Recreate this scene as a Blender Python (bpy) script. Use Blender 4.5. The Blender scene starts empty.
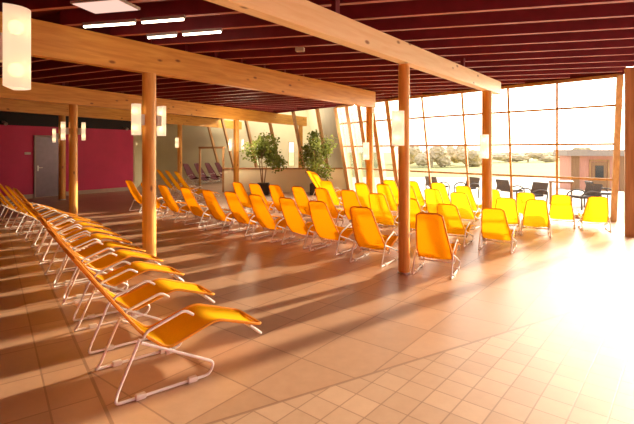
import bpy, bmesh, math, random
from mathutils import Vector, Matrix
random.seed(7)
S = bpy.context.scene
C = S.collection
R = math.radians
CAMH = 1.75; F = 450.0; HX = 317.0; HY = 150.0

# ------------------------------------------------------------------ materials
def nmat(name):
    m = bpy.data.materials.new(name); m.use_nodes = True
    nt = m.node_tree; nt.nodes.clear()
    out = nt.nodes.new('ShaderNodeOutputMaterial')
    return m, nt, out
def N(nt, kind, **kw):
    n = nt.nodes.new(kind)
    for k, v in kw.items(): setattr(n, k, v)
    return n
def L(nt, a, b): nt.links.new(a, b)
def rgb(c): return (c[0], c[1], c[2], 1.0)
def plain(name, col, rough=0.5, metal=0.0, noise=0.08, scale=6.0, bump=0.0, spec=0.5):
    m, nt, out = nmat(name)
    b = N(nt, 'ShaderNodeBsdfPrincipled')
    b.inputs['Roughness'].default_value = rough; b.inputs['Metallic'].default_value = metal
    b.inputs['Specular IOR Level'].default_value = spec
    tc = N(nt, 'ShaderNodeTexCoord'); nz = N(nt, 'ShaderNodeTexNoise')
    nz.inputs['Scale'].default_value = scale; nz.inputs['Detail'].default_value = 4
    L(nt, tc.outputs['Object'], nz.inputs['Vector'])
    rp = N(nt, 'ShaderNodeValToRGB')
    rp.color_ramp.elements[0].position = .3; rp.color_ramp.elements[1].position = .7
    rp.color_ramp.elements[0].color = rgb([c*(1-noise) for c in col])
    rp.color_ramp.elements[1].color = rgb([min(1, c*(1+noise)) for c in col])
    L(nt, nz.outputs['Fac'], rp.inputs['Fac']); L(nt, rp.outputs['Color'], b.inputs['Base Color'])
    if bump:
        bp = N(nt, 'ShaderNodeBump'); bp.inputs['Strength'].default_value = bump
        L(nt, nz.outputs['Fac'], bp.inputs['Height']); L(nt, bp.outputs['Normal'], b.inputs['Normal'])
    L(nt, b.outputs['BSDF'], out.inputs['Surface'])
    return m
def emis(name, col, strength):
    m, nt, out = nmat(name)
    e = N(nt, 'ShaderNodeEmission'); e.inputs['Color'].default_value = rgb(col); e.inputs['Strength'].default_value = strength
    L(nt, e.outputs['Emission'], out.inputs['Surface'])
    return m
def wood(name, c0, c1, axis='Z', rough=0.45, knots=True):
    m, nt, out = nmat(name)
    b = N(nt, 'ShaderNodeBsdfPrincipled'); b.inputs['Roughness'].default_value = rough
    tc = N(nt, 'ShaderNodeTexCoord'); mp = N(nt, 'ShaderNodeMapping')
    sc = {'X': (0.6, 7, 7), 'Y': (7, 0.6, 7), 'Z': (7, 7, 0.6)}[axis]
    mp.inputs['Scale'].default_value = sc
    L(nt, tc.outputs['Object'], mp.inputs['Vector'])
    nz = N(nt, 'ShaderNodeTexNoise'); nz.inputs['Scale'].default_value = 2.2; nz.inputs['Detail'].default_value = 6; nz.inputs['Distortion'].default_value = .6
    L(nt, mp.outputs['Vector'], nz.inputs['Vector'])
    rp = N(nt, 'ShaderNodeValToRGB'); rp.color_ramp.elements[0].position = .34; rp.color_ramp.elements[1].position = .66
    rp.color_ramp.elements[0].color = rgb(c0); rp.color_ramp.elements[1].color = rgb(c1)
    L(nt, nz.outputs['Fac'], rp.inputs['Fac'])
    last = rp.outputs['Color']
    if knots:
        mp2 = N(nt, 'ShaderNodeMapping'); s2 = {'X': (2.0, 4.6, 4.6), 'Y': (4.6, 2.0, 4.6), 'Z': (4.6, 4.6, 2.0)}[axis]
        mp2.inputs['Scale'].default_value = s2
        L(nt, tc.outputs['Object'], mp2.inputs['Vector'])
        vo = N(nt, 'ShaderNodeTexVoronoi'); vo.inputs['Scale'].default_value = 1.0
        L(nt, mp2.outputs['Vector'], vo.inputs['Vector'])
        r2 = N(nt, 'ShaderNodeValToRGB'); r2.color_ramp.elements[0].position = .06; r2.color_ramp.elements[1].position = .13
        r2.color_ramp.elements[0].color = (.35, .24, .18, 1); r2.color_ramp.elements[1].color = (1, 1, 1, 1)
        L(nt, vo.outputs['Distance'], r2.inputs['Fac'])
        mx = N(nt, 'ShaderNodeMixRGB', blend_type='MULTIPLY'); mx.inputs['Fac'].default_value = 1
        L(nt, last, mx.inputs['Color1']); L(nt, r2.outputs['Color'], mx.inputs['Color2']); last = mx.outputs['Color']
    L(nt, last, b.inputs['Base Color']); L(nt, b.outputs['BSDF'], out.inputs['Surface'])
    return m
def fabric(name, col, tcol, mix=.45):
    m, nt, out = nmat(name)
    d = N(nt, 'ShaderNodeBsdfDiffuse'); t = N(nt, 'ShaderNodeBsdfTranslucent'); mx = N(nt, 'ShaderNodeMixShader')
    tc = N(nt, 'ShaderNodeTexCoord'); nz = N(nt, 'ShaderNodeTexNoise'); nz.inputs['Scale'].default_value = 90
    L(nt, tc.outputs['Object'], nz.inputs['Vector'])
    rp = N(nt, 'ShaderNodeValToRGB'); rp.color_ramp.elements[0].position = .3; rp.color_ramp.elements[1].position = .7
    rp.color_ramp.elements[0].color = rgb([c*.86 for c in col]); rp.color_ramp.elements[1].color = rgb(col)
    L(nt, nz.outputs['Fac'], rp.inputs['Fac']); L(nt, rp.outputs['Color'], d.inputs['Color'])
    t.inputs['Color'].default_value = rgb(tcol); mx.inputs['Fac'].default_value = mix
    L(nt, d.outputs['BSDF'], mx.inputs[1]); L(nt, t.outputs['BSDF'], mx.inputs[2]); L(nt, mx.outputs['Shader'], out.inputs['Surface'])
    return m
def glass(name, tint=(1, 1, 1), refl=.5):
    m, nt, out = nmat(name)
    tr = N(nt, 'ShaderNodeBsdfTransparent'); tr.inputs['Color'].default_value = rgb(tint)
    gl = N(nt, 'ShaderNodeBsdfGlossy'); gl.inputs['Roughness'].default_value = .02
    fr = N(nt, 'ShaderNodeFresnel'); fr.inputs['IOR'].default_value = 1.3
    mu = N(nt, 'ShaderNodeMath', operation='MULTIPLY'); mu.inputs[1].default_value = refl
    mx = N(nt, 'ShaderNodeMixShader')
    L(nt, fr.outputs['Fac'], mu.inputs[0]); L(nt, mu.outputs['Value'], mx.inputs['Fac'])
    L(nt, tr.outputs['BSDF'], mx.inputs[1]); L(nt, gl.outputs['BSDF'], mx.inputs[2]); L(nt, mx.outputs['Shader'], out.inputs['Surface'])
    return m

def floor_mat():
    m, nt, out = nmat('terracotta_tiles')
    b = N(nt, 'ShaderNodeBsdfPrincipled')
    geo = N(nt, 'ShaderNodeTexCoord'); sp = N(nt, 'ShaderNodeSeparateXYZ'); L(nt, geo.outputs['Object'], sp.inputs['Vector'])
    def lin(a, bb, c):   # a*x+b*y+c
        m1 = N(nt, 'ShaderNodeMath', operation='MULTIPLY'); m1.inputs[1].default_value = a; L(nt, sp.outputs['X'], m1.inputs[0])
        m2 = N(nt, 'ShaderNodeMath', operation='MULTIPLY_ADD'); m2.inputs[1].default_value = bb; L(nt, sp.outputs['Y'], m2.inputs[0]); L(nt, m1.outputs[0], m2.inputs[2])
        m3 = N(nt, 'ShaderNodeMath', operation='ADD'); m3.inputs[1].default_value = c; L(nt, m2.outputs[0], m3.inputs[0])
        return m3.outputs[0]
    def math(op, a, b2=None):
        n = N(nt, 'ShaderNodeMath', operation=op)
        for i, v in enumerate((a, b2)):
            if v is None: continue
            if isinstance(v, (int, float)): n.inputs[i].default_value = v
            else: L(nt, v, n.inputs[i])
        return n.outputs[0]
    def gridline(coord, size, w):      # 1 on the joint
        t = math('DIVIDE', coord, size); f = math('FRACT', t); d = math('ABSOLUTE', math('SUBTRACT', f, .5))
        return math('GREATER_THAN', d, .5 - w/size/2)
    def cells(az, size, w, ox, oy):
        s, c = __import__('math').sin(R(az)), __import__('math').cos(R(az))
        u = lin(s, c, ox + 40*size); v = lin(c, -s, oy + 40*size)
        g = math('MAXIMUM', gridline(u, size, w), gridline(v, size, w))
        cid = math('ADD', math('FLOOR', math('DIVIDE', u, size)), math('MULTIPLY', math('FLOOR', math('DIVIDE', v, size)), 37.31))
        wn = N(nt, 'ShaderNodeTexWhiteNoise', noise_dimensions='1D'); L(nt, cid, wn.inputs['W'])
        return g, wn.outputs['Value']
    g1, w1 = cells(38, .6, .013, .1, .03)
    g2, w2 = cells(39.7, .205, .010, 0, 0)
    g3, w3 = cells(-36, .6, .013, 0.1, .2755)
    # zones: small tiles right of the border; left band outside the lounger boundary
    bd = lin(.5, -.866, .35 + 2.487)     # line through (-.70,2.87) dir (.866,.5)
    small = math('GREATER_THAN', bd, 0)
    lb = lin(-.809, -.588, .809*-1.40 + .588*3.0)  # left of line through (-1.40,3.0) dir az -36
    left = math('GREATER_THAN', lb, 0)
    def mixv(f, a, b2):
        n = N(nt, 'ShaderNodeMix', data_type='FLOAT'); L(nt, f, n.inputs[0]); L(nt, a, n.inputs[2]); L(nt, b2, n.inputs[3]); return n.outputs[0]
    g = mixv(left, mixv(small, g1, g2), g3); w = mixv(left, mixv(small, w1, w2), w3)
    bl = math('LESS_THAN', math('ABSOLUTE', bd), .013); ll = math('LESS_THAN', math('ABSOLUTE', lb), .012)
    notleft = math('SUBTRACT', 1.0, left)
    g = math('MAXIMUM', g, math('MAXIMUM', math('MULTIPLY', bl, notleft), ll))
    nz = N(nt, 'ShaderNodeTexNoise'); nz.inputs['Scale'].default_value = 9; nz.inputs['Detail'].default_value = 7; nz.inputs['Roughness'].default_value = .7
    L(nt, geo.outputs['Object'], nz.inputs['Vector'])
    ww = math('ADD', math('MULTIPLY', w, .35), math('MULTIPLY', nz.outputs['Fac'], .65))
    rp = N(nt, 'ShaderNodeValToRGB'); rp.color_ramp.elements[0].position = .25; rp.color_ramp.elements[1].position = .75
    rp.color_ramp.elements[0].color = (.355, .20, .115, 1); rp.color_ramp.elements[1].color = (.48, .285, .172, 1)
    L(nt, ww, rp.inputs['Fac'])
    rs = N(nt, 'ShaderNodeValToRGB'); rs.color_ramp.elements[0].position = .25; rs.color_ramp.elements[1].position = .75
    rs.color_ramp.elements[0].color = (.40, .245, .15, 1); rs.color_ramp.elements[1].color = (.52, .33, .21, 1)
    L(nt, ww, rs.inputs['Fac'])
    zm = N(nt, 'ShaderNodeMixRGB'); L(nt, math('MULTIPLY', small, notleft), zm.inputs['Fac']); L(nt, rp.outputs['Color'], zm.inputs['Color1']); L(nt, rs.outputs['Color'], zm.inputs['Color2'])
    mx = N(nt, 'ShaderNodeMixRGB'); mx.inputs['Color2'].default_value = (.16, .07, .04, 1)
    L(nt, math('MULTIPLY', g, .62), mx.inputs['Fac']); L(nt, zm.outputs['Color'], mx.inputs['Color1']); L(nt, mx.outputs['Color'], b.inputs['Base Color'])
    b.inputs['Specular IOR Level'].default_value = .8
    rr = N(nt, 'ShaderNodeMath', operation='MULTIPLY_ADD'); rr.inputs[1].default_value = .2; rr.inputs[2].default_value = .30
    L(nt, nz.outputs['Fac'], rr.inputs[0]); L(nt, rr.outputs[0], b.inputs['Roughness'])
    bp = N(nt, 'ShaderNodeBump'); bp.inputs['Strength'].default_value = .25; bp.inputs['Distance'].default_value = .004; bp.invert = True
    L(nt, g, bp.inputs['Height']); L(nt, bp.outputs['Normal'], b.inputs['Normal'])
    L(nt, b.outputs['BSDF'], out.inputs['Surface'])
    return m

M = {}
M['floor'] = floor_mat()
M['beam'] = wood('glulam', (.61, .265, .035), (.77, .395, .065), 'X', .5)
M['beam_sunlit'] = wood('glulam_sunlit', (.88, .62, .30), (.96, .74, .42), 'X', .45)  # sunlight on the nearest beam painted in as a paler glulam
M['post'] = wood('round_pine', (.64, .29, .045), (.80, .42, .085), 'Z', .45)
M['frame'] = wood('frame_pine', (.40, .21, .08), (.54, .31, .13), 'Z', .5, False)
M['cap'] = wood('cap_oak', (.34, .15, .05), (.46, .22, .08), 'X', .5, False)
M['joist'] = plain('joist_red', (.16, .012, .02), .5, noise=.15)
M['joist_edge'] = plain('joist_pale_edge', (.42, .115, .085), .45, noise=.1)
M['deck'] = plain('deck_red', (.15, .012, .018), .7)
M['red'] = plain('wall_red', (.62, .03, .13), .6, noise=.06, scale=2)
M['black'] = plain('soffit_black', (.012, .008, .008), .7)
M['cream'] = plain('wall_cream', (.62, .56, .36), .8, noise=.05, scale=1.5)
M['cream_light'] = plain('low_wall_cream', (.92, .84, .60), .8, noise=.04, scale=1.5)
M['plinth'] = plain('skirting', (.50, .38, .30), .6)
M['door'] = plain('door_grey', (.20, .16, .20), .35, .3)
M['steel'] = plain('steel', (.6, .58, .55), .3, .9)
M['white'] = plain('white_tube', (.86, .84, .82), .3, 0, .03)
M['clip'] = plain('clip_plastic', (.72, .66, .6), .5)
M['sling'] = fabric('yellow_mesh', (.96, .50, .014), (.97, .42, .006), .42)
M['sling_orange'] = fabric('shaded_mesh', (.96, .46, .012), (.93, .29, .002), .28)  # same yellow cloth, front-row shade painted in as deeper orange
M['sling_amber'] = fabric('half_glare_mesh', (.97, .54, .014), (.96, .42, .004), .36)  # same cloth with a milder glare painted into its colour
M['sling_yellow'] = fabric('glare_mesh', (.98, .66, .02), (.98, .60, .01), .42)  # same cloth, glare from the sun side painted in as brighter yellow
M['hem_glare'] = plain('hem_glare', (.92, .50, .01), .7)  # hem colour lightened for the painted glare
M['hem'] = plain('hem_orange', (.80, .30, .01), .7)
M['maroon'] = plain('annex_shade_mesh', (.10, .008, .014), .8)  # dark shading inside the annex painted in as maroon cloth
M['maroonhem'] = plain('annex_shade_hem', (.07, .006, .01), .8)
M['glass'] = glass('clear_glass', (.97, .98, .98), .5)
M['bracket'] = plain('bracket_taupe', (.50, .44, .38), .5)
M['bulb'] = emis('bulb', (1, .62, .22), 5)
M['tube'] = emis('fluorescent', (1, .84, .62), 14)
M['panel'] = emis('panel_glow', (1, .62, .5), 1.1)
M['lampbody'] = plain('fitting_grey', (.35, .3, .28), .5)
M['leaf'] = fabric('leaf', (.20, .23, .07), (.22, .28, .05), .4)
M['bark'] = plain('bark', (.30, .19, .09), .8, bump=.4, scale=20)
M['pot'] = plain('pot_black', (.015, .012, .012), .5)
M['soil'] = plain('soil', (.04, .025, .015), .95)
M['terrace'] = plain('terrace', (.52, .48, .44), .8, scale=1)
M['gravel'] = plain('gravel', (.55, .53, .5), .9, scale=3)
M['field'] = plain('field', (.24, .24, .075), .9, noise=.2, scale=.05)
M['bush'] = plain('bush', (.62, .50, .34), .9, noise=.25, scale=2)
M['cedar'] = wood('cedar_board', (.55, .24, .17), (.66, .31, .22), 'Z', .6, False)
M['fascia'] = plain('fascia', (.36, .29, .25), .6)
M['brown'] = wood('door_brown', (.28, .14, .06), (.36, .19, .09), 'Z', .5, False)
M['rattan'] = plain('rattan', (.07, .05, .045), .6, bump=.3, scale=60)
M['plate'] = plain('sign_plate', (.62, .5, .42), .4)
M['darkglass'] = plain('dark_glass', (.06, .06, .06), .1)
def shade_mat():
    m, nt, out = nmat('opal_shade')
    e = N(nt, 'ShaderNodeEmission'); e.inputs['Color'].default_value = (1, .83, .68, 1); e.inputs['Strength'].default_value = .30
    tr = N(nt, 'ShaderNodeBsdfTransparent'); tr.inputs['Color'].default_value = (1, .95, .9, 1)
    df = N(nt, 'ShaderNodeBsdfTranslucent'); df.inputs['Color'].default_value = (.9, .85, .8, 1)
    ad = N(nt, 'ShaderNodeAddShader'); mx = N(nt, 'ShaderNodeMixShader'); mx.inputs['Fac'].default_value = .2
    L(nt, e.outputs[0], ad.inputs[0]); L(nt, df.outputs[0], ad.inputs[1])
    L(nt, ad.outputs[0], mx.inputs[1]); L(nt, tr.outputs[0], mx.inputs[2]); L(nt, mx.outputs[0], out.inputs['Surface'])
    return m
M['shade'] = shade_mat()

# ------------------------------------------------------------------ mesh helpers
def link(name, bm, mat, parent=None, smooth=False):
    me = bpy.data.meshes.new(name); bmesh.ops.recalc_face_normals(bm, faces=bm.faces[:]) ; bm.to_mesh(me); bm.free()
    me.materials.append(mat)
    if smooth:
        for p in me.polygons: p.use_smooth = True
        try: me.set_sharp_from_angle(angle=R(40))
        except Exception: pass
    o = bpy.data.objects.new(name, me); C.objects.link(o)
    if parent: o.parent = parent
    return o
def tag(o, label, cat, group=None, kind=None):
    if label: o['label'] = label
    if cat: o['category'] = cat
    if group: o['group'] = group
    if kind: o['kind'] = kind
    return o
def empty(name, loc=(0, 0, 0), rz=0):
    o = bpy.data.objects.new(name, None); C.objects.link(o); o.location = loc; o.rotation_euler = (0, 0, rz); o.empty_display_size = .1
    return o
def struct(o): o['kind'] = 'structure'; return o
def box(bm, cx, cy, cz, sx, sy, sz, rz=0, bevel=0):
    r = bmesh.ops.create_cube(bm, size=1)
    vs = r['verts']
    mt = Matrix.Translation((cx, cy, cz)) @ Matrix.Rotation(rz, 4, 'Z') @ Matrix.Diagonal((sx, sy, sz, 1))
    bmesh.ops.transform(bm, matrix=mt, verts=vs)
    if bevel:
        es = list({e for v in vs for e in v.link_edges})
        bmesh.ops.bevel(bm, geom=es, offset=bevel, segments=2, affect='EDGES')
def cyl(bm, p0, p1, r0, r1=None, seg=16):
    p0, p1 = Vector(p0), Vector(p1); d = p1-p0; r1 = r0 if r1 is None else r1
    q = d.to_track_quat('Z', 'Y').to_matrix().to_4x4()
    bmesh.ops.create_cone(bm, cap_ends=True, segments=seg, radius1=r0, radius2=r1, depth=d.length, matrix=Matrix.Translation((p0+p1)/2) @ q)
def roundpath(pts, rad, n=4):
    pts = [Vector(p) for p in pts]; out = [pts[0]]
    for i in range(1, len(pts)-1):
        a, b, c = pts[i-1], pts[i], pts[i+1]
        r = min(rad, (a-b).length*.45, (c-b).length*.45)
        s, e = b+(a-b).normalized()*r, b+(c-b).normalized()*r
        for k in range(n+1):
            t = k/n; out.append(s*(1-t)**2 + b*2*t*(1-t) + e*t*t)
    out.append(pts[-1]); return out
def tube(bm, pts, r, seg=8, rad=.04, closed=False):
    P = roundpath(pts, rad) if rad else [Vector(p) for p in pts]
    rings = []; n = len(P); nrm = None
    for i, p in enumerate(P):
        if closed: t = (P[(i+1) % n]-P[i-1]).normalized()
        else: t = (P[min(i+1, n-1)]-P[max(i-1, 0)]).normalized()
        if nrm is None:
            nrm = t.orthogonal().normalized()
        nrm = (nrm - t*nrm.dot(t)).normalized(); bn = t.cross(nrm)
        rings.append([bm.verts.new(p+(nrm*math.cos(2*math.pi*k/seg)+bn*math.sin(2*math.pi*k/seg))*r) for k in range(seg)])
    for i in range(n if closed else n-1):
        a, b = rings[i], rings[(i+1) % n]
        for k in range(seg):
            bm.faces.new((a[k], a[(k+1) % seg], b[(k+1) % seg], b[k]))
    if not closed:
        bm.faces.new(rings[0]); bm.faces.new(rings[-1])
def prism(bm, poly, z0, z1):
    a = [bm.verts.new((p[0], p[1], z0)) for p in poly]; b = [bm.verts.new((p[0], p[1], z1)) for p in poly]
    bm.faces.new(a); bm.faces.new(b)
    for i in range(len(poly)):
        j = (i+1) % len(poly); bm.faces.new((a[i], a[j], b[j], b[i]))
def bar(bm, p0, p1, w, h, side=None):
    """rectangular bar p0->p1; w across `side`, h along the remaining axis"""
    p0, p1 = Vector(p0), Vector(p1); t = (p1-p0).normalized()
    s = Vector(side) if side else t.orthogonal(); s = (s-t*s.dot(t)).normalized(); u = t.cross(s)
    ra = [bm.verts.new(p+s*a*w/2+u*b*h/2) for p in (p0, p1) for a, b in ((-1, -1), (1, -1), (1, 1), (-1, 1))]
    bm.faces.new(ra[:4]); bm.faces.new(ra[4:])
    for k in range(4): bm.faces.new((ra[k], ra[(k+1) % 4], ra[4+(k+1) % 4], ra[4+k]))
def dirv(az): return Vector((math.sin(R(az)), math.cos(R(az)), 0))
def ground(px, py, z=0):
    d = (CAMH-z)*F/(py-HY); return Vector(((px-HX)/F*d, d, z))
def at(px, d, z=0): return Vector(((px-HX)/F*d, d, z))
def copy_tree(o, parent=None):
    c = o.copy(); C.objects.link(c)
    if parent: c.parent = parent
    for ch in list(o.children): copy_tree(ch, c)
    return c

# ------------------------------------------------------------------ constants of the place
ZB = 2.96          # underside of the glulam beams
ZJ = 3.42          # underside of the joists
ZD = 3.62          # roof deck
LEAN = Vector((.615, 1.155, 0))          # how far the foot of the facade stands outside its head
TOPL = [Vector(p) for p in ((6.74, 9.82, ZJ), (4.0, 12.85, ZJ), (1.95, 15.25, ZJ), (.6, 17.4, ZJ), (-2.1, 20.7, ZJ), (-6.4, 25.6, ZJ))]
def top_at(px):
    k = (px-HX)/F
    for a, b in zip(TOPL, TOPL[1:]):
        fa, fb = a.x-k*a.y, b.x-k*b.y
        if fa*fb <= 0:
            t = fa/(fa-fb); return a.lerp(b, t)
    return TOPL[0].copy()
def fac(top, z):   # a point of the leaning facade below its head
    return Vector((top.x+LEAN.x*(ZJ-z)/ZJ, top.y+LEAN.y*(ZJ-z)/ZJ, z))

# ------------------------------------------------------------------ floor and outside ground
FOOT = [fac(t, 0) for t in TOPL]
bm = bmesh.new()
outer = [(9.2, -4), (6.75, 9.1)] + [(f.x+.12, f.y+.1) for f in FOOT] + [(-6.2, 31), (-16, 31), (-16, -4)]
prism(bm, outer, -.12, 0)
struct(link('floor', bm, M['floor']))
bm = bmesh.new()
prism(bm, [(9.2, -4.0), (40, -4.0), (40, 8), (13, 19.0), (5, 22.5), (-1, 24), (-6.2, 31)] + [(f.x+.12, f.y+.1) for f in reversed(FOOT)] + [(6.75, 9.1)], -.12, -.01)
struct(link('floor_terrace', bm, M['terrace']))
bm = bmesh.new(); prism(bm, [(-160, 45), (-160, 500), (700, 500), (700, -150), (60, -150)], -1.12, -1.06)
tag(link('field', bm, M['field']), 'wide yellow green meadow beyond the terrace', 'field', kind='structure')
bm = bmesh.new(); prism(bm, [(-160, 20), (-160, 46), (61, 46), (61, -150), (30, -150), (30, -20)], -1.2, -1.04)
tag(link('gravel_yard', bm, M['gravel']), 'pale gravel yard between terrace and meadow', 'yard', kind='structure')

# ------------------------------------------------------------------ roof: deck and joists
ceil = empty('ceiling'); struct(ceil)
bm = bmesh.new()
prism(bm, [(9.6, -4.2), (6.95, 9.6)] + [(t.x+.1, t.y+.1) for t in TOPL] + [(-6.2, 31.2), (-16.2, 31.2), (-16.2, -4.2)], ZD, ZD+.15)
link('roof_deck', bm, M['deck'], ceil)

AD = dirv(37.5); A0 = Vector((-.92, 3.63, 0))+Vector((AD.y, -AD.x, 0))*.08
BD = dirv(36.3); B0 = Vector((-3.69, 5.85, 0))+Vector((BD.y, -BD.x, 0))*.08
CD = dirv(28.5); C0 = Vector((-6.5, 12.0, 0))
DD = dirv(22.5); D0 = Vector((-8.9, 15.9, 0))
def clip_line(p, d, lines, lo=-40, hi=40):
    """keep the part of p+t*d on the positive side of every (point, normal)"""
    for q, n in lines:
        dn = d.dot(n); v = (p-q).dot(n)
        if abs(dn) < 1e-6:
            if v < 0: return None
            continue
        t = -v/dn
        if dn > 0: lo = max(lo, t)
        else: hi = min(hi, t)
    return (lo, hi) if hi-lo > .15 else None
def rn(d): return Vector((d.y, -d.x, 0))      # right-hand normal
edges = []
hull = [(9.6, -4.2), (6.95, 9.6)]+[(t.x, t.y) for t in TOPL]
def fac_lines():
    out = []
    pts = [Vector((9.5, -4.1, 0)), Vector((6.85, 9.6, 0)), Vector((TOPL[0].x, TOPL[0].y, 0)), Vector((TOPL[2].x, TOPL[2].y, 0))]
    for a, b in zip(pts, pts[1:]):
        t = (b-a).normalized(); out.append((a, Vector((-t.y, t.x, 0))))
    a = Vector((TOPL[2].x, TOPL[2].y, 0)); b = Vector((TOPL[5].x, TOPL[5].y, 0)); t = (b-a).normalized(); out.append((a, Vector((-t.y, t.x, 0))))
    return out
FL = fac_lines() + [(Vector((0, -4, 0)), Vector((0, 1, 0))), (Vector((-16, 0, 0)), Vector((1, 0, 0))), (Vector((0, 31, 0)), Vector((0, -1, 0)))]
def joists(jaz, origin, spacing, k0, k1, lines, first):
    jd = dirv(jaz); nn = Vector((-jd.y, jd.x, 0))
    proto_mat = M['joist']
    for k in range(k0, k1):
        p = origin+nn*spacing*k
        r = clip_line(p, jd, lines+FL)
        if not r: continue
        a, b = p+jd*r[0], p+jd*r[1]
        bm = bmesh.new(); bar(bm, (a.x, a.y, (ZJ+ZD)/2), (b.x, b.y, (ZJ+ZD)/2), .075, ZD-ZJ-.004, side=(nn.x, nn.y, 0))
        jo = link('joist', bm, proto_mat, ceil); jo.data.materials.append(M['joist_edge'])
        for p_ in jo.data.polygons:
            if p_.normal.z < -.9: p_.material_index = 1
joists(103.5, Vector((1.9, 5.44, 0)), .64, -18, 24, [(B0, rn(BD))], 0)
joists(116, Vector((-7.7, 12.5, 0)), .64, -18, 26, [(B0, -rn(BD)), (C0, rn(CD))], 0)
joists(120, Vector((-9.7, 12.5, 0)), .9, -12, 20, [(C0, -rn(CD))], 0)

# ------------------------------------------------------------------ beams
def beam(P0, d, t0, t1, h, label, mat='beam'):
    a, b = P0+d*t0, P0+d*t1
    root = bmesh.new()
    ln = t1-t0
    box(root, ln/2, 0, h/2, ln, .16, h, 0, .006)
    o = link('roof_beam', root, M[mat]); o.location = (a.x, a.y, ZB); o.rotation_euler = (0, 0, math.atan2(d.y, d.x))
    if h < ZJ-ZB-.01:
        for q in (.12, .37, .62, .87):
            pk = bmesh.new(); box(pk, ln*q, .02, (h+ZJ-ZB)/2, .08, .06, ZJ-ZB-h-.003); link('spacer_block', pk, M['deck'], o)
    return tag(o, label, 'beam', 'laminated roof beams')
tA = ((at(497, 10.08)-A0).dot(AD))-.25; tB = ((at(372, 12.96)-B0).dot(BD))
beam(A0, AD, -8.2, tA, .27, 'nearest wide laminated timber beam across the upper middle, sunlit on its face', 'beam_sunlit')
beam(B0, BD, -9.5, tB, ZJ-ZB-.003, 'second laminated timber beam above the left post, ending at the slanted windows')
beam(C0, CD, -10, 12.4, ZJ-ZB-.003, 'third laminated timber beam behind, above the post with two lamps on the left')
beam(D0, DD, -8, 11.5, ZJ-ZB-.003, 'farthest laminated timber beam running just above the red wall')

# ------------------------------------------------------------------ posts and lamps
POSTS = []
def post(x, y, r, label, ztop=ZB, name='wooden_post'):
    bm = bmesh.new(); cyl(bm, (0, 0, 0), (0, 0, ztop-.004), r, r, 28)
    o = empty(name, (x, y, 0)); tag(o, label, 'post', 'round wooden posts')
    link('shaft', bm, M['post'], o, True)
    bm = bmesh.new(); cyl(bm, (0, 0, 0.0005), (0, 0, .03), r+.012, r+.012, 28); link('base_ring', bm, M['steel'], o, True)
    POSTS.append((x, y)); return o
def lamp(px_, py_, rpost, az, zc, label, h=.48, rr=.09):
    d = dirv(az); base = Vector((px_, py_, zc))+d*(rpost+.001)
    o = empty('wall_lamp', base, R(-az)); tag(o, label, 'lamp', 'post lamps')     # local +Y points away from the post
    bm = bmesh.new(); box(bm, 0, .045, 0, .10, .09, .17, 0, .006); link('bracket', bm, M['bracket'], o)
    bm = bmesh.new(); n = 14; pts = []
    for k in range(n+1):
        a = math.pi*k/n; pts.append((rr*math.cos(a), .092+rr*1.05*math.sin(a)))
    prism(bm, pts, -h/2, h/2)
    sh = link('lamp_shade', bm, M['shade'], o, True)
    for s in (-1, 1):
        bm = bmesh.new(); bmesh.ops.create_uvsphere(bm, u_segments=12, v_segments=8, radius=.045, matrix=Matrix.Translation((0, .135, s*h*.27)))
        link('bulb', bm, M['bulb'], o, True)
pA = at(404, 6.38); pAe = A0+AD*7.15; pB = B0+BD*((at(147.5, 7.15)-B0).dot(BD)); pBe = B0+BD*(tB-.2)
post(pA.x, pA.y, .08, 'tall round wooden post in the middle, beside the nearest orange lounger back')
post(pAe.x, pAe.y, .10, 'round wooden post under the far end of the nearest beam, among the yellow loungers')
post(pB.x, pB.y, .105, 'tall round wooden post on the left behind the loungers, with a lamp either side')
post(pBe.x, pBe.y, .10, 'round wooden post in front of the slanted windows, under the end of the second beam')
pC = Vector((-6.5, 12.0, 0)); post(pC.x, pC.y, .105, 'round wooden post before the red wall, right of the grey door')
pD = Vector((-8.95, 15.8, 0)); post(pD.x, pD.y, .11, 'round wooden post half hidden behind another, right beside the grey door')
pC4 = C0+CD*6.85; post(pC4.x, pC4.y, .11, 'round wooden post left of the leftmost potted tree')
pC5 = C0+CD*11.9; post(pC5.x, pC5.y, .11, 'slim far wooden post between the two potted trees')
pD2 = D0+DD*6.1; post(pD2.x, pD2.y, .11, 'slim far wooden post between red wall and cream annex')
pN = Vector((-2.12, 2.76, 0)); post(pN.x, pN.y, .10, 'wooden post at the left edge of the picture carrying a big lamp', ZJ)
lamp(pN.x, pN.y, .10, 70, 2.39, 'large glowing half round lamp at the top left corner', .5, .115)
lamp(pB.x, pB.y, .105, 216, 2.22, 'glowing lamp on the left side of the tall left post')
lamp(pB.x, pB.y, .105, 36, 2.22, 'glowing lamp on the right side of the tall left post')
lamp(pC.x, pC.y, .105, 230, 2.25, 'glowing lamp on the left side of the post beside the grey door')
lamp(pC.x, pC.y, .105, 60, 2.25, 'glowing lamp on the right side of the post before the red wall')
lamp(pD.x, pD.y, .11, 230, 2.25, 'small lamp on the half hidden post next to the grey door')
lamp(pA.x, pA.y, .08, 217, 2.05, 'pale lamp on the left side of the tall middle post')
lamp(pAe.x, pAe.y, .10, 217, 1.82, 'bright lamp on the post at the far end of the nearest beam')
lamp(pBe.x, pBe.y, .10, 216, 1.72, 'bright lamp on the post before the slanted windows')
lamp(pC4.x, pC4.y, .11, 250, 1.95, 'bright lamp on the left of the post left of the potted trees')
lamp(pC4.x, pC4.y, .11, 80, 1.95, 'bright lamp on the right of the post left of the potted trees')
lamp(pD2.x, pD2.y, .11, 200, 2.1, 'small far lamp on the post between red wall and cream annex')

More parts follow.
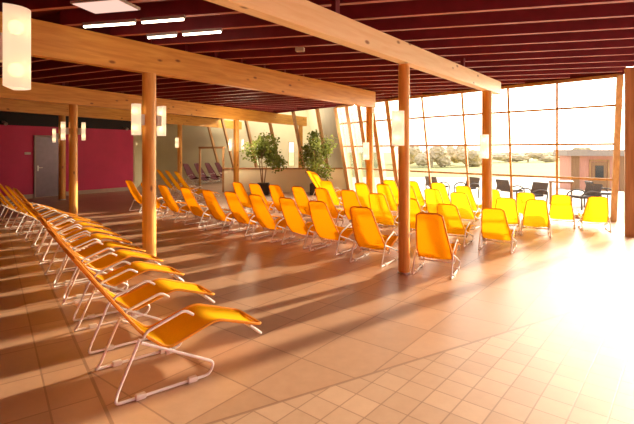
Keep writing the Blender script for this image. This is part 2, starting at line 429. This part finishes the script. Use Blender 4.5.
# ------------------------------------------------------------------ the leaning glass facade
ZT = (2.76, 1.89, 1.04)
pxs_right = [620, 557, 508, 462, 422]
pxs_left = [388, 373, 360, 348, 337]
win = struct(empty('window_1'))
def mullion(top, w, dp, parent, z0=0.0):
    a = fac(top, z0); bm = bmesh.new()
    bar(bm, (a.x, a.y, a.z), (top.x, top.y, top.z-.003), w, dp, side=(-LEAN.y, LEAN.x, 0))
    return link('mullion', bm, M['frame'], parent)
tops = [top_at(p) for p in pxs_right+pxs_left]
for i, t in enumerate(tops):
    if i == 0: mullion(t, .12, .2, win)
    elif i < len(pxs_right): mullion(t, .055, .10, win)
    else: mullion(t, .13, .34, win)
for z in ZT:
    bm = bmesh.new()
    for a, b in zip(tops, tops[1:]):
        bar(bm, fac(a, z), fac(b, z), .05, .05, side=(0, 0, 1))
    link('transom', bm, M['frame'], win)
bm = bmesh.new()
for a, b in zip(tops, tops[1:]):
    bar(bm, fac(a, .04), fac(b, .04), .08, .12, side=(0, 0, 1)); 
link('sill', bm, M['frame'], win)
bm = bmesh.new()
for a, b in zip(tops, tops[1:]): bar(bm, a+Vector((0, 0, -.03)), b+Vector((0, 0, -.03)), .07, .1, side=(0, 0, 1))
link('head_rail', bm, M['frame'], win)
for a, b in zip(tops, tops[1:]):
    bm = bmesh.new(); bm.faces.new([bm.verts.new(v) for v in (fac(a, 0), fac(b, 0), b, a)]); link('pane', bm, M['glass'], win)
bm = bmesh.new()
for a, b in zip(TOPL[:-1], TOPL[1:]): bar(bm, a+Vector((.05, .06, (ZD-ZJ)/2-.001)), b+Vector((.05, .06, (ZD-ZJ)/2-.001)), ZD-ZJ-.003, .07, side=(0, 0, 1))
struct(link('trim_3', bm, M['joist']))
# leaning struts carrying on to the left in front of the annex
for px in (317, 293, 268, 245, 222, 207):
    t = top_at(px); a = fac(t, 0); bm = bmesh.new(); bar(bm, a, (t.x, t.y, t.z-.003), .10, .14, side=(-LEAN.y, LEAN.x, 0))
    o = link('leaning_strut', bm, M['frame']); tag(o, 'slanted wooden strut standing before the cream annex', 'strut', 'slanted struts before the annex')
# right-hand glazed side, just outside the picture, from the thick corner column forward
win2 = struct(empty('window_2'))
s0, s1 = Vector((6.52, 9.05, 0)), Vector((9.2, -3.9, 0))
for k in (7, 8, 9):
    p = s0.lerp(s1, k/9); bm = bmesh.new(); box(bm, p.x, p.y, ZJ/2, .07, .12, ZJ-.006, 0.2); link('mullion', bm, M['frame'], win2)
for z in (.06,):
    bm = bmesh.new(); bar(bm, (s0.x, s0.y, z), (s1.x, s1.y, z), .05, .05, side=(0, 0, 1)); link('transom', bm, M['frame'], win2)
bm = bmesh.new(); bm.faces.new([bm.verts.new(v) for v in ((s0.x, s0.y, 0), (s1.x, s1.y, 0), (s1.x, s1.y, ZJ), (s0.x, s0.y, ZJ))]); link('pane', bm, M['glass'], win2)
bm = bmesh.new(); box(bm, 6.36, 9.15, ZJ/2, .17, .24, ZJ-.004, R(-30), .01)
o = link('corner_column', bm, M['frame']); tag(o, 'thick square wooden column at the right edge of the picture', 'post')

# ------------------------------------------------------------------ walls
def wall(name, p0, p1, z0, z1, mat, th=.2):
    bm = bmesh.new(); bar(bm, (p0[0], p0[1], (z0+z1)/2), (p1[0], p1[1], (z0+z1)/2), z1-z0, th, side=(0, 0, 1)); return struct(link(name, bm, mat))
W0, W1 = Vector((-15.6, 8.45, 0)), Vector((-8.05, 19.7, 0)); wd = (W1-W0).normalized(); wn = Vector((wd.y, -wd.x, 0))
wc = -wn*.1
wall('wall_left', W0+wc, W1+wc, 0, 2.62, M['red'])
wall('trim_1', W0+wc, W1+wc, 2.62, ZD, M['black'])
wall('baseboard_left', W0+wn*.012, W1+wn*.012, 0, .15, M['plinth'], .024)
wall('wall_annex_left', (W1.x-.1, W1.y+.12), (-11.5, 30.9), 0, 4.8, M['cream'])
wall('wall_side', (-15.9, -3.9), (-15.9, 8.4), 0, ZD, M['cream'])
wall('wall_back', (-16, -4.0), (9.2, -4.0), 0, ZD, M['red'])
# annex: far wall with windows, side wall, low wall with wooden cap
YF = 27.0
def wallseg(bm, x0, x1, z0, z1, y=YF, th=.2): box(bm, (x0+x1)/2, y, (z0+z1)/2, x1-x0, th, z1-z0)
wx = [(288.5, 294.5), (254, 259.5)]
xs = [((a-HX)/F*YF, (b-HX)/F*YF) for a, b in wx]; xs.sort()
zw0, zw1 = .78, 2.25
bm = bmesh.new(); cur = -11.4
for a, b in xs:
    wallseg(bm, cur, a, 0, 4.8); wallseg(bm, a, b, 0, zw0); wallseg(bm, a, b, zw1, 4.8); cur = b
wallseg(bm, cur, -.3, 0, 4.8)
struct(link('wall_far', bm, M['cream']))
for i, (a, b) in enumerate(xs):
    w = struct(empty('window_%d' % (3+i), ((a+b)/2, YF, zw0)))
    bm = bmesh.new(); ww = b-a; hh = zw1-zw0
    for sx in (-1, 1): box(bm, sx*(ww/2-.015), 0, hh/2, .03, .08, hh)
    for z in (.015, hh-.015): box(bm, 0, 0, z, ww, .08, .03)
    link('window_frame', bm, M['frame'], w)
    bm = bmesh.new(); box(bm, 0, 0, hh/2, ww-.06, .01, hh-.06); link('pane', bm, M['glass'], w)
tl = fac(top_at(333), 0)
bm = bmesh.new()   # leaning cream wall that closes the facade on its left
q0, q1 = top_at(334), Vector((-.45, 26.9, ZJ))
f0, f1 = fac(q0, 0), Vector((-.1, 26.9, 0))
bm.faces.new([bm.verts.new(v) for v in ((f0.x, f0.y, 0), (f1.x, f1.y, 0), (q1.x-.2, q1.y, 4.8), (q0.x-.2, q0.y+.5, 4.8))])
struct(link('wall_right', bm, M['cream']))
struct_lw = wall('wall_low', (-3.85, 18.75), (1.28, 18.75), 0, .96, M['cream_light'], .18)
bm = bmesh.new(); box(bm, -1.285, 18.75, .985, 5.2, .26, .05, 0, .006); struct(link('trim_2', bm, M['cap']))
# glazed door frame left of the low wall
bm = bmesh.new()
zt = 1.85
bar(bm, (-3.9, 18.75, 0.0), (-3.9, 18.75, zt), .08, .08, (1, 0, 0)); bar(bm, (-5.1, 19.6, 0), (-5.1, 19.6, zt), .08, .08, (1, 0, 0)); bar(bm, (-5.14, 19.63, zt), (-3.86, 18.72, zt), .08, .08, (0, 0, 1))
dr = link('door_2', bm, M['frame']); struct(dr)
# grey door in the red wall
def on_wall(px):
    k = (px-HX)/F; t = (k*W0.y-W0.x)/(wd.x-k*wd.y); return W0+wd*t
d0, d1 = on_wall(33.5), on_wall(60.5); dw = (d1-d0).length; dc = (d0+d1)/2; wrz = math.atan2(wd.y, wd.x)
door = struct(empty('door_1', dc+wn*.002, wrz))
bm = bmesh.new(); box(bm, 0, -.02, 1.13, dw-.1, .04, 2.2, 0, .004); link('door_leaf', bm, M['door'], door)
bm = bmesh.new()
for s in (-1, 1): box(bm, s*(dw/2-.03), -.03, 1.14, .06, .06, 2.28)
box(bm, 0, -.03, 2.26, dw, .06, .06); link('door_frame', bm, M['lampbody'], door)
h = bmesh.new(); cyl(h, (-dw/2+.13, -.04, 1.1), (-dw/2+.13, -.10, 1.1), .016); cyl(h, (-dw/2+.13, -.095, 1.1), (-dw/2+.27, -.095, 1.1), .012); box(h, -dw/2+.13, -.045, 1.08, .045, .012, .2)
link('handle', h, M['steel'], door, True)
ps = on_wall(27.5); bm = bmesh.new(); box(bm, 0, -.01, 0, .2, .02, .085, 0, .003)
o = link('sign_plate', bm, M['plate']); o.location = (ps.x, ps.y, 1.63); o.rotation_euler = (0, 0, wrz); tag(o, 'small blank pale plate on the red wall left of the grey door', 'sign')
# two spot lights on the black soffit
for px, lb in ((3, 'tiny dark spotlight on the black soffit left of the grey door'), (124, 'tiny dark spotlight on the black soffit at the right end of the red wall')):
    p = on_wall(px); o = empty('spotlight', (p.x+wn.x*.0, p.y+wn.y*.0, 2.72), wrz); tag(o, lb, 'spotlight')
    bm = bmesh.new(); box(bm, 0, -.03, 0, .08, .06, .06); cyl(bm, (0, -.06, 0), (0, -.12, -.02), .02); link('arm', bm, M['lampbody'], o)
    bm = bmesh.new(); cyl(bm, (0, -.10, .0), (0, -.24, -.08), .035, .06); link('spot_head', bm, M['lampbody'], o, True)

# ------------------------------------------------------------------ ceiling fittings
def striplight(c0, c1, label):
    a, b = Vector(c0), Vector(c1); ln = (b-a).length; o = empty('strip_light', (a+b)/2, math.atan2((b-a).y, (b-a).x)); tag(o, label, 'light', 'fluorescent strip lights under the joists')
    bm = bmesh.new(); box(bm, 0, 0, .022, ln, .04, .04, 0, .004); link('housing', bm, M['lampbody'], o)
    bm = bmesh.new(); cyl(bm, (-ln/2+.02, 0, -.012), (ln/2-.02, 0, -.012), .014); link('tube', bm, M['tube'], o, True)
def tp(px, py, z=ZJ-.062):
    d = (z-CAMH)*F/(HY-py); return Vector(((px-HX)/F*d, d, z))
striplight(tp(83, 26), tp(136, 22.3), 'brightest fluorescent strip light, left one of the near pair under the red joists')
striplight(tp(141, 21.8), tp(185, 18.3), 'right one of the near pair of fluorescent strip lights')
striplight(tp(147, 37.2), tp(177, 34.6), 'left one of the far pair of fluorescent strip lights')
striplight(tp(182, 34.0), tp(222, 31), 'right one of the far pair of fluorescent strip lights')
pl = tp(106, 6.5, ZJ-.03); o = empty('ceiling_panel', pl, R(-13.5)); tag(o, 'pale flat lit panel on the red ceiling at upper left', 'light')
bm = bmesh.new(); box(bm, 0, 0, .012, .62, .40, .03, 0, .003); link('panel_frame', bm, M['bracket'], o)
bm = bmesh.new(); box(bm, 0, 0, -.006, .58, .36, .006); link('diffuser', bm, M['panel'], o)
pl = tp(300, 50, ZJ-.045); bm = bmesh.new(); box(bm, 0, 0, 0, .14, .10, .07, 0, .008)
o = link('detector_box', bm, M['bracket']); o.location = pl; o.location.z = ZJ-.036; o.rotation_euler = (0, 0, R(-13.5)); tag(o, 'small beige box fixed under a red joist between two beams', 'detector')

# ------------------------------------------------------------------ loungers
def make_lounger(prof, cloth, hem, loc, az, wtop=.17, wmid=.235, flare=0.0):
    """local +Y = towards the feet, X across, origin at the rear feet; prof: dict of (s,z) points"""
    root = empty('sun_lounger', loc, R(-az))
    ctrl = prof['sling']
    pts = []
    P = [Vector((a, b)) for a, b in ctrl]
    # arc-length sampled, lightly rounded profile
    V3 = roundpath([Vector((0, p.x, p.y)) for p in P], .06, 4)
    dense = []
    for a, b in zip(V3, V3[1:]):
        n = max(1, int((b-a).length/.035))
        for k in range(n): dense.append(a.lerp(b, k/n))
    dense.append(V3[-1])
    acc = [0]
    for a, b in zip(dense, dense[1:]): acc.append(acc[-1]+(b-a).length)
    T = acc[-1]; backl = prof['backl']
    def half(s):
        w = wtop+(wmid-wtop)*min(1, s/(backl*.8))
        if s > T*.62: w -= .02*(s-T*.62)/(T*.38)
        r = .055
        if s < r: w -= r-math.sqrt(max(0, r*r-(r-s)**2))
        if T-s < .03: w -= .03-math.sqrt(max(0, .03**2-(.03-(T-s))**2))
        return w
    bm = bmesh.new(); NC = 8; rows = []
    for p, s in zip(dense, acc):
        h = half(s); row = []
        for c in range(NC+1):
            u = -1+2*c/NC; sag = .018*(1-u*u)
            nrm_z = -sag if s > backl else -sag*.5
            row.append(bm.verts.new((u*h, p.y + (sag*.7 if s < backl else 0), p.z+nrm_z)))
        rows.append(row)
    for a, b in zip(rows, rows[1:]):
        for c in range(NC): bm.faces.new((a[c], a[c+1], b[c+1], b[c]))
    link('sling', bm, cloth, root, True)
    edge = [Vector((-half(s), p.y, p.z)) for p, s in zip(dense, acc)]
    redge = [Vector((half(s), p.y, p.z)) for p, s in zip(dense, acc)]
    loop = edge+list(reversed(redge))
    bm = bmesh.new(); tube(bm, loop, .0125, 6, 0, True); link('sling_hem', bm, hem, root, True)
    js, jz = prof['joint']; X = .262
    for sgn in (-1, 1):
        x = sgn*X
        bm = bmesh.new()
        xo = x+sgn*flare
        tube(bm, [(x, js, jz), (x, -.0, .06), (xo, -.03, .014), (xo, .66, .014), (xo, .70, .10), (x, js+.01, jz-.03)], .011, 8, .045)
        link('side_frame', bm, M['white'], root, True)
        bm = bmesh.new()
        tube(bm, [(sgn*.25, js+.03, jz), (x, js+.05, jz+.04), (x, js+.33, jz+.135), (x, js+.40, jz+.085)], .011, 8, .045)
        link('armrest', bm, M['white'], root, True)
        for s in (.14, .52):
            bm = bmesh.new(); box(bm, xo, s, .018, .045, .075, .036, 0, .006); link('floor_clip', bm, M['clip'], root)
    ls, lz = prof['low']
    bm = bmesh.new(); zt = jz-.03+(.10-jz+.03)*(ls-js)/(.70-js); tube(bm, [(-X+.003, ls+.02, zt), (-.25, ls+.03, lz-.04), (.25, ls+.03, lz-.04), (X-.003, ls+.02, zt)], .0115, 8, .035); link('seat_bar', bm, M['white'], root, True)
    for sgn in (-1, 1):
        bm = bmesh.new(); box(bm, sgn*.235, ls+.03, lz-.03, .03, .07, .04, 0, .004); link('bracket', bm, M['clip'], root)
    fs, fz = ctrl[-1]
    bm = bmesh.new(); tube(bm, [(-.215, fs-.12, fz+.02), (-.2, fs+.01, fz-.09), (.2, fs+.01, fz-.09), (.215, fs-.12, fz+.02)], .012, 8, .05); link('foot_bar', bm, M['white'], root, True)
    return root
UP = dict(sling=[(-.27, 1.04), (-.03, .70), (.17, .43), (.36, .265), (.76, .39), (1.19, .245)], backl=.78, joint=(.15, .40), low=(.35, .275))
LO = dict(sling=[(-.20, .90), (-.02, .56), (.15, .31), (.28, .19), (.72, .34), (1.08, .26)], backl=.76, joint=(.13, .33), low=(.29, .19))
LEFT = [(-1.375, 3.11), (-1.95, 3.885), (-2.48, 4.62), (-2.95, 5.27), (-3.40, 5.85), (-3.84, 6.45), (-4.28, 7.05), (-4.70, 7.62), (-5.13, 8.2), (-5.68, 8.79), (-6.29, 9.43), (-6.98, 10.1), (-7.62, 10.75)]
ordw = ['nearest', 'second', 'third', 'fourth', 'fifth', 'sixth', 'seventh', 'eighth', 'ninth', 'tenth', 'eleventh', 'twelfth', 'thirteenth']
proto_up = proto_lo = None
ALT = {}
def tint_for_light(o, tone):
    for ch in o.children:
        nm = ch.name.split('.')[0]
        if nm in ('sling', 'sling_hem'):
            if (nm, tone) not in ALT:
                me = ch.data.copy(); me.materials[0] = M['sling_'+tone] if nm == 'sling' else M['hem' if tone == 'orange' else 'hem_glare']; ALT[(nm, tone)] = me
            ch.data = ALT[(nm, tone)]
def place(kind, x, y, az, label, group):
    global proto_up, proto_lo
    src = proto_up if kind == 'up' else proto_lo
    if src is None:
        o = make_lounger(UP if kind == 'up' else LO, M['sling'], M['hem'], (x, y, 0), az, flare=.05 if kind == 'up' else 0)
        if kind == 'up': proto_up = o
        else: proto_lo = o
    else: o = copy_tree(src)
    o.location = (x, y, 0); o.rotation_euler = (0, 0, R(-az)); tag(o, label, 'sun lounger', group)
    return o
for i, (x, y) in enumerate(LEFT):
    az = 52-min(i, 9)*.7
    off = dirv(az-90)*.275          # the measured foot is the near one; the centre lies half a width further
    c = Vector((x, y, 0))+off
    lab = 'nearest yellow sling lounger of the left row, biggest in the foreground' if i == 0 else 'yellow sling lounger with white frame, %s from the camera in the left row' % ordw[i]
    place('up', c.x, c.y, az, lab, 'loungers of the left row')
ROWA = [(420, 273), (366, 265), (323, 253.5), (293, 247), (262, 241), (237, 235), (214, 231.5), (192, 226.5), (169, 221.5), (151, 217), (135, 212)]
for i, (px, py) in enumerate(ROWA):
    g = ground(px, py)
    if i == 0: g = Vector((1.585, 6.20, 0))
    lab = 'orange backed lounger beside the middle post, nearest of the front row of the middle block' if i == 0 else 'orange backed lounger, %s from the middle post in the front row of the middle block' % ordw[i]
    q = place('lo', g.x, g.y, (26, 32, 35)[i] if i < 3 else 38, lab, 'loungers of the middle block, front row'); tint_for_light(q, 'orange')
O = ground(420, 273); rd = Vector((-.77, .64, 0)); fd = Vector((.64, .77, 0))
ROWS = [('second row', 2.05, [-.37, .42, 1.18, 1.92, 2.62, 3.32, 4.05, 4.78, 5.5, 6.2]),
        ('third row', 3.95, [-.90, -.22, .97, 1.62, 2.28, 2.94, 3.58, 4.72]),
        ('fourth row', 5.35, [-1.42, -.72, 0.0, .75, 1.45, 2.15, 2.85, 3.6])]
for nm, fo, rs in ROWS:
    for i, r_ in enumerate(rs):
        p = O+fd*fo+rd*r_+Vector((random.uniform(-.03, .03), random.uniform(-.03, .03), 0))
        if nm == 'third row' and i < 2: p = (at(536, 9.05), at(506, 9.4))[i]
        lab = '%s lounger, %s from the right in the %s of the middle block' % ('orange' if nm == 'second row' and r_ >= 2.4 else 'yellow', 'first' if i == 0 else ordw[i], nm)
        q = place('lo', p.x, p.y, 24 if (nm == 'third row' and i < 2) else 36-4*max(0, 1.2-r_)+random.uniform(-3, 3), lab, 'loungers of the middle block, '+nm)
        q.scale.z = .85+.15*min(1, max(0, (r_-.3)/2))
        tint_for_light(q, ('amber' if r_ < 2.4 else 'orange') if nm == 'second row' else ('yellow' if r_ < 2.2 else 'amber'))
for x, y, az, lab in ((-5.47, 16.25, 52, 'yellow lounger seen from the side, farthest of the three by the far left struts'),
                      (-4.95, 15.6, 52, 'yellow lounger seen from the side, middle of the three by the far left struts'),
                      (-4.43, 14.95, 52, 'yellow lounger seen from the side, nearest of the three by the far left struts')):
    place('up', x, y, az, lab, 'side loungers at far left')
for x, y, az, lab in ((-.05, 15.4, 62, 'lounger seen from the side right of the potted trees, farthest of three'),
                      (.1, 14.65, 62, 'lounger seen from the side right of the potted trees, middle of three'),
                      (.15, 13.85, 62, 'lounger seen from the side right of the potted trees, nearest of three')):
    place('up', x, y, az, lab, 'side loungers by the potted trees')
mar = None
for i, px in enumerate((190, 201, 211, 220)):
    p = at(189, 23)+dirv(30)*.78*i
    if mar is None: mar = o = make_lounger(UP, M['maroon'], M['maroonhem'], p, 120)
    else: o = copy_tree(mar)
    o.location = p; tag(o, 'dark maroon lounger in the annex, %s from the left' % ('first', 'second', 'third', 'fourth')[i], 'sun lounger', 'maroon loungers in the annex')

# ------------------------------------------------------------------ potted trees
def potted_tree(loc, label, seed, h=2.5, cr=.88):
    rnd = random.Random(seed)
    o = empty('potted_tree', loc); tag(o, label, 'potted plant', 'potted trees before the low wall')
    bm = bmesh.new(); box(bm, 0, 0, .225, .48, .48, .45, 0, .02); pot = link('pot', bm, M['pot'], o)
    bm = bmesh.new(); box(bm, 0, 0, .452, .43, .43, .015); link('soil', bm, M['soil'], pot)
    bm = bmesh.new(); tips = []
    for k in range(3):
        a = k*2.1+rnd.random(); base = Vector((.05*math.cos(a), .05*math.sin(a), .45))
        mid = Vector((.12*math.cos(a), .12*math.sin(a), 1.0)); top = Vector((.30*math.cos(a), .3*math.sin(a), 1.75))
        cyl(bm, base, mid, .024, .02, 8); cyl(bm, mid, top, .02, .008, 8)
        for j in range(5):
            aa = rnd.uniform(0, 6.28); st = mid.lerp(top, rnd.random()); en = st+Vector((.5*math.cos(aa), .5*math.sin(aa), rnd.uniform(.1, .5))); cyl(bm, st, en, .009, .004, 6)
    link('trunk', bm, M['bark'], o, True)
    bm = bmesh.new()
    cl = []
    for k in range(16):
        a = rnd.uniform(0, 6.28); rr = cr*.72*math.sqrt(rnd.random()); cl.append((Vector((rr*math.cos(a), rr*math.sin(a), rnd.uniform(.75, h-.25))), rnd.uniform(.22, .38)))
    for k in range(2000):
        c, rad = rnd.choice(cl); v = Vector((rnd.gauss(0, 1), rnd.gauss(0, 1), rnd.gauss(0, 1))).normalized()*rad*rnd.random()**.4
        p = c+v
        if math.hypot(p.x, p.y) > cr: continue
        ln, wi = rnd.uniform(.08, .15), rnd.uniform(.03, .05)
        d = Vector((rnd.uniform(-1, 1), rnd.uniform(-1, 1), rnd.uniform(-1, .3))).normalized(); s = d.orthogonal().normalized(); s = (Matrix.Rotation(rnd.uniform(0, 6.28), 3, d) @ s)
        bm.faces.new([bm.verts.new(q) for q in (p, p+d*ln*.5+s*wi, p+d*ln, p+d*ln*.5-s*wi)])
    link('foliage', bm, M['leaf'], o)
potted_tree(at(263, 17.6), 'potted tree with loose green crown, left of the two before the low cream wall', 3)
potted_tree(at(316, 17.6), 'potted tree with loose green crown, right of the two, by the slanted windows', 9, 2.62, .8)

# ------------------------------------------------------------------ outside: shed, bushes, terrace furniture
sh = empty('wooden_shed', (18.6, 30.3, -1.04), R(-14)); tag(sh, 'low red brown wooden outbuilding with flat grey roof outside the windows', 'building')
bm = bmesh.new(); box(bm, 1.2, 1.5, 1.2, 5.0, 3.0, 2.4); link('wall', bm, M['cedar'], sh)
bm = bmesh.new(); box(bm, 1.1, 1.35, 2.60, 5.6, 3.7, .42, 0, .02); link('roof', bm, M['fascia'], sh)
bm = bmesh.new(); box(bm, .35, -.03, 1.0, .9, .06, 2.0); dd = link('door', bm, M['brown'], sh)
bm = bmesh.new(); box(bm, .35, -.07, 1.35, .5, .02, .8); link('pane', bm, M['darkglass'], dd)
bm = bmesh.new()
for x in (-.2, .9): box(bm, x, -.04, 1.05, .1, .08, 2.1)
box(bm, .35, -.04, 2.1, 1.2, .08, .1); link('door_frame', bm, M['frame'], sh)
for k in range(2):
    bm = bmesh.new(); box(bm, -1.1+k*2.9, -.03, 1.2, .5, .06, 2.38); link('corner_board', bm, M['brown'], sh)
def bush(x, y, w, h, label, seed):
    rnd = random.Random(seed); bm = bmesh.new()
    for k in range(7):
        c = Vector((rnd.uniform(-w/2, w/2), rnd.uniform(-1, 1), rnd.uniform(.3, .75)*h)); 
        r = bmesh.ops.create_icosphere(bm, subdivisions=3, radius=1, matrix=Matrix.Translation(c) @ Matrix.Diagonal((w*.25, 1.2, h*.32, 1)))
        for v in r['verts']: v.co += (v.co-c)*rnd.uniform(-.18, .18)
    box(bm, 0, 0, h*.2, .3, .3, h*.4)
    o = link('bush', bm, M['bush']); o.location = (x, y, -1.06); tag(o, label, 'bush', 'bare bushes at the edge of the meadow')
for i, (px, d, w, h) in enumerate(((432, 74, 4.5, 3.2), (447, 84, 5, 3.8), (466, 76, 5, 3.0), (486, 100, 8, 2.2), (528, 104, 9, 2.1), (549, 118, 9, 2.4), (404, 90, 6, 3.5), (580, 160, 8, 4.0))):
    p = at(px, d); bush(p.x, p.y, w, h, 'brown bare bush at the edge of the meadow, %s' % ('left of the dark clump', 'tallest of the dark clump', 'right end of the dark clump', 'beyond the post among the yellow loungers', 'in the middle of the right windows', 'just left of the outbuilding', 'beside the tall middle post', 'behind the outbuilding roof')[i], i)
def armchair(x, y, az, label):
    o = empty('terrace_chair', (x, y, -.01), R(-az)); tag(o, label, 'chair', 'dark woven terrace chairs outside')
    bm = bmesh.new()
    for sgn in (-1, 1):
        tube(bm, [(sgn*.3, -.3, 0), (sgn*.32, -.34, .5), (sgn*.32, .0, .56), (sgn*.3, .3, .45), (sgn*.28, .28, 0)], .022, 8, .12)
    link('side_frame', bm, M['rattan'], o, True)
    bm = bmesh.new(); box(bm, 0, .02, .36, .58, .56, .07, 0, .03); link('seat', bm, M['rattan'], o)
    bm = bmesh.new(); prof = [(-.3, .38), (-.34, .56), (-.40, .74)]
    for (a, b), (c, d) in zip(prof, prof[1:]): bar(bm, (0, a, b), (0, c, d), .58, .04, side=(1, 0, 0))
    link('backrest', bm, M['rattan'], o)
nms = ['leftmost', 'second from the left', 'third from the left', 'fourth from the left', 'fifth from the left', 'rightmost']
for i, (px, d, az) in enumerate(((438, 17.4, 60), (466, 16.6, 240), (511, 15.6, 70), (531, 14.0, 250), (583, 13.5, 260), (602, 14.6, 100))):
    p = at(px, d); armchair(p.x, p.y, az, 'dark woven armchair on the terrace outside, %s' % nms[i])
p = at(561, 14.7); o = empty('terrace_table', (p.x, p.y, -.01), R(-30)); tag(o, 'dark square table on the terrace beyond the windows', 'table')
bm = bmesh.new(); box(bm, 0, 0, .73, .7, .7, .05, 0, .01); link('table_top', bm, M['brown'], o)
for a in (-1, 1):
    for b in (-1, 1):
        bm = bmesh.new(); box(bm, a*.3, b*.3, .355, .05, .05, .70); link('leg', bm, M['brown'], o)

# ------------------------------------------------------------------ light, sky, camera
def bulb_and_fill_light(p, e, r=.08):  # used for the post lamps and for added fill lights
    l = bpy.data.lights.new('lamp_and_fill_light', 'POINT'); l.energy = e; l.shadow_soft_size = r; l.color = (1, .80, .55); l.specular_factor = 0.0
    o = bpy.data.objects.new('lamp_and_fill_light', l); C.objects.link(o); o.location = p
for az_ in (250, 80): d_ = dirv(az_)*.36; bulb_and_fill_light((pC4.x+d_.x, pC4.y+d_.y, 1.95), 45)
for q in ((-6.0, 24.5, 4.3), (-2.2, 24.0, 4.3)): bulb_and_fill_light(q, 340, .4)  # added fill lights to brighten the annex walls, no fittings there
for q in ((-2.6, 16.9, 2.2), (.4, 16.6, 2.2)): bulb_and_fill_light(q, 75, .15)  # added fill in mid-air to lift the low wall, no lamp there
SUN_AZ, SUN_EL = 52, 16
w = bpy.data.worlds.new('sky'); S.world = w; w.use_nodes = True; nt = w.node_tree; nt.nodes.clear()
out = N(nt, 'ShaderNodeOutputWorld'); bg = N(nt, 'ShaderNodeBackground'); sk = N(nt, 'ShaderNodeTexSky', sky_type='NISHITA')
sk.sun_disc = False; sk.sun_elevation = R(SUN_EL); sk.sun_rotation = R(SUN_AZ); sk.air_density = 1.0; sk.dust_density = 4.0; sk.ozone_density = 1.0
mxw = N(nt, 'ShaderNodeMixRGB'); mxw.inputs['Fac'].default_value = .5; mxw.inputs['Color2'].default_value = (6, 5.4, 4.6, 1)
L(nt, sk.outputs['Color'], mxw.inputs['Color1']); tcw = N(nt, 'ShaderNodeTexCoord'); dp = N(nt, 'ShaderNodeVectorMath', operation='DOT_PRODUCT')
dp.inputs[1].default_value = (math.sin(R(SUN_AZ))*math.cos(R(SUN_EL)), math.cos(R(SUN_AZ))*math.cos(R(SUN_EL)), math.sin(R(SUN_EL)))
L(nt, tcw.outputs['Generated'], dp.inputs[0])
m0 = N(nt, 'ShaderNodeMath', operation='MAXIMUM'); m0.inputs[1].default_value = 0; L(nt, dp.outputs['Value'], m0.inputs[0])
m1 = N(nt, 'ShaderNodeMath', operation='POWER'); m1.inputs[1].default_value = 8; L(nt, m0.outputs[0], m1.inputs[0])
gl_ = N(nt, 'ShaderNodeMixRGB', blend_type='MIX'); gl_.inputs['Color1'].default_value = (0, 0, 0, 1); gl_.inputs['Color2'].default_value = (33, 29, 24, 1); L(nt, m1.outputs[0], gl_.inputs['Fac'])
ad_ = N(nt, 'ShaderNodeMixRGB', blend_type='ADD'); ad_.inputs['Fac'].default_value = 1; L(nt, mxw.outputs['Color'], ad_.inputs['Color1']); L(nt, gl_.outputs['Color'], ad_.inputs['Color2'])
L(nt, ad_.outputs['Color'], bg.inputs['Color']); bg.inputs['Strength'].default_value = .44
L(nt, bg.outputs['Background'], out.inputs['Surface'])
sun = bpy.data.lights.new('sun', 'SUN'); sun.energy = 11.5; sun.angle = R(1.0); sun.color = (1, .82, .58)
so = bpy.data.objects.new('sun', sun); C.objects.link(so)
sd = Vector((math.sin(R(SUN_AZ))*math.cos(R(SUN_EL)), math.cos(R(SUN_AZ))*math.cos(R(SUN_EL)), math.sin(R(SUN_EL))))
so.rotation_euler = sd.to_track_quat('Z', 'Y').to_euler(); so.location = (20, 20, 12)
cam = bpy.data.cameras.new('camera'); co = bpy.data.objects.new('camera', cam); C.objects.link(co)
co.location = (0, 0, CAMH); co.rotation_euler = (R(90), 0, 0)
cam.sensor_fit = 'HORIZONTAL'; cam.sensor_width = 36; cam.lens = 36*F/634; cam.shift_y = -(212-HY)/634; cam.clip_end = 2000
S.camera = co
S.view_settings.view_transform = 'Standard'; S.view_settings.look = 'None'; S.view_settings.exposure = 0.0
try:
    S.cycles.use_denoising = True; S.cycles.max_bounces = 8; S.cycles.transparent_max_bounces = 16; S.cycles.sample_clamp_indirect = 8
except Exception: pass
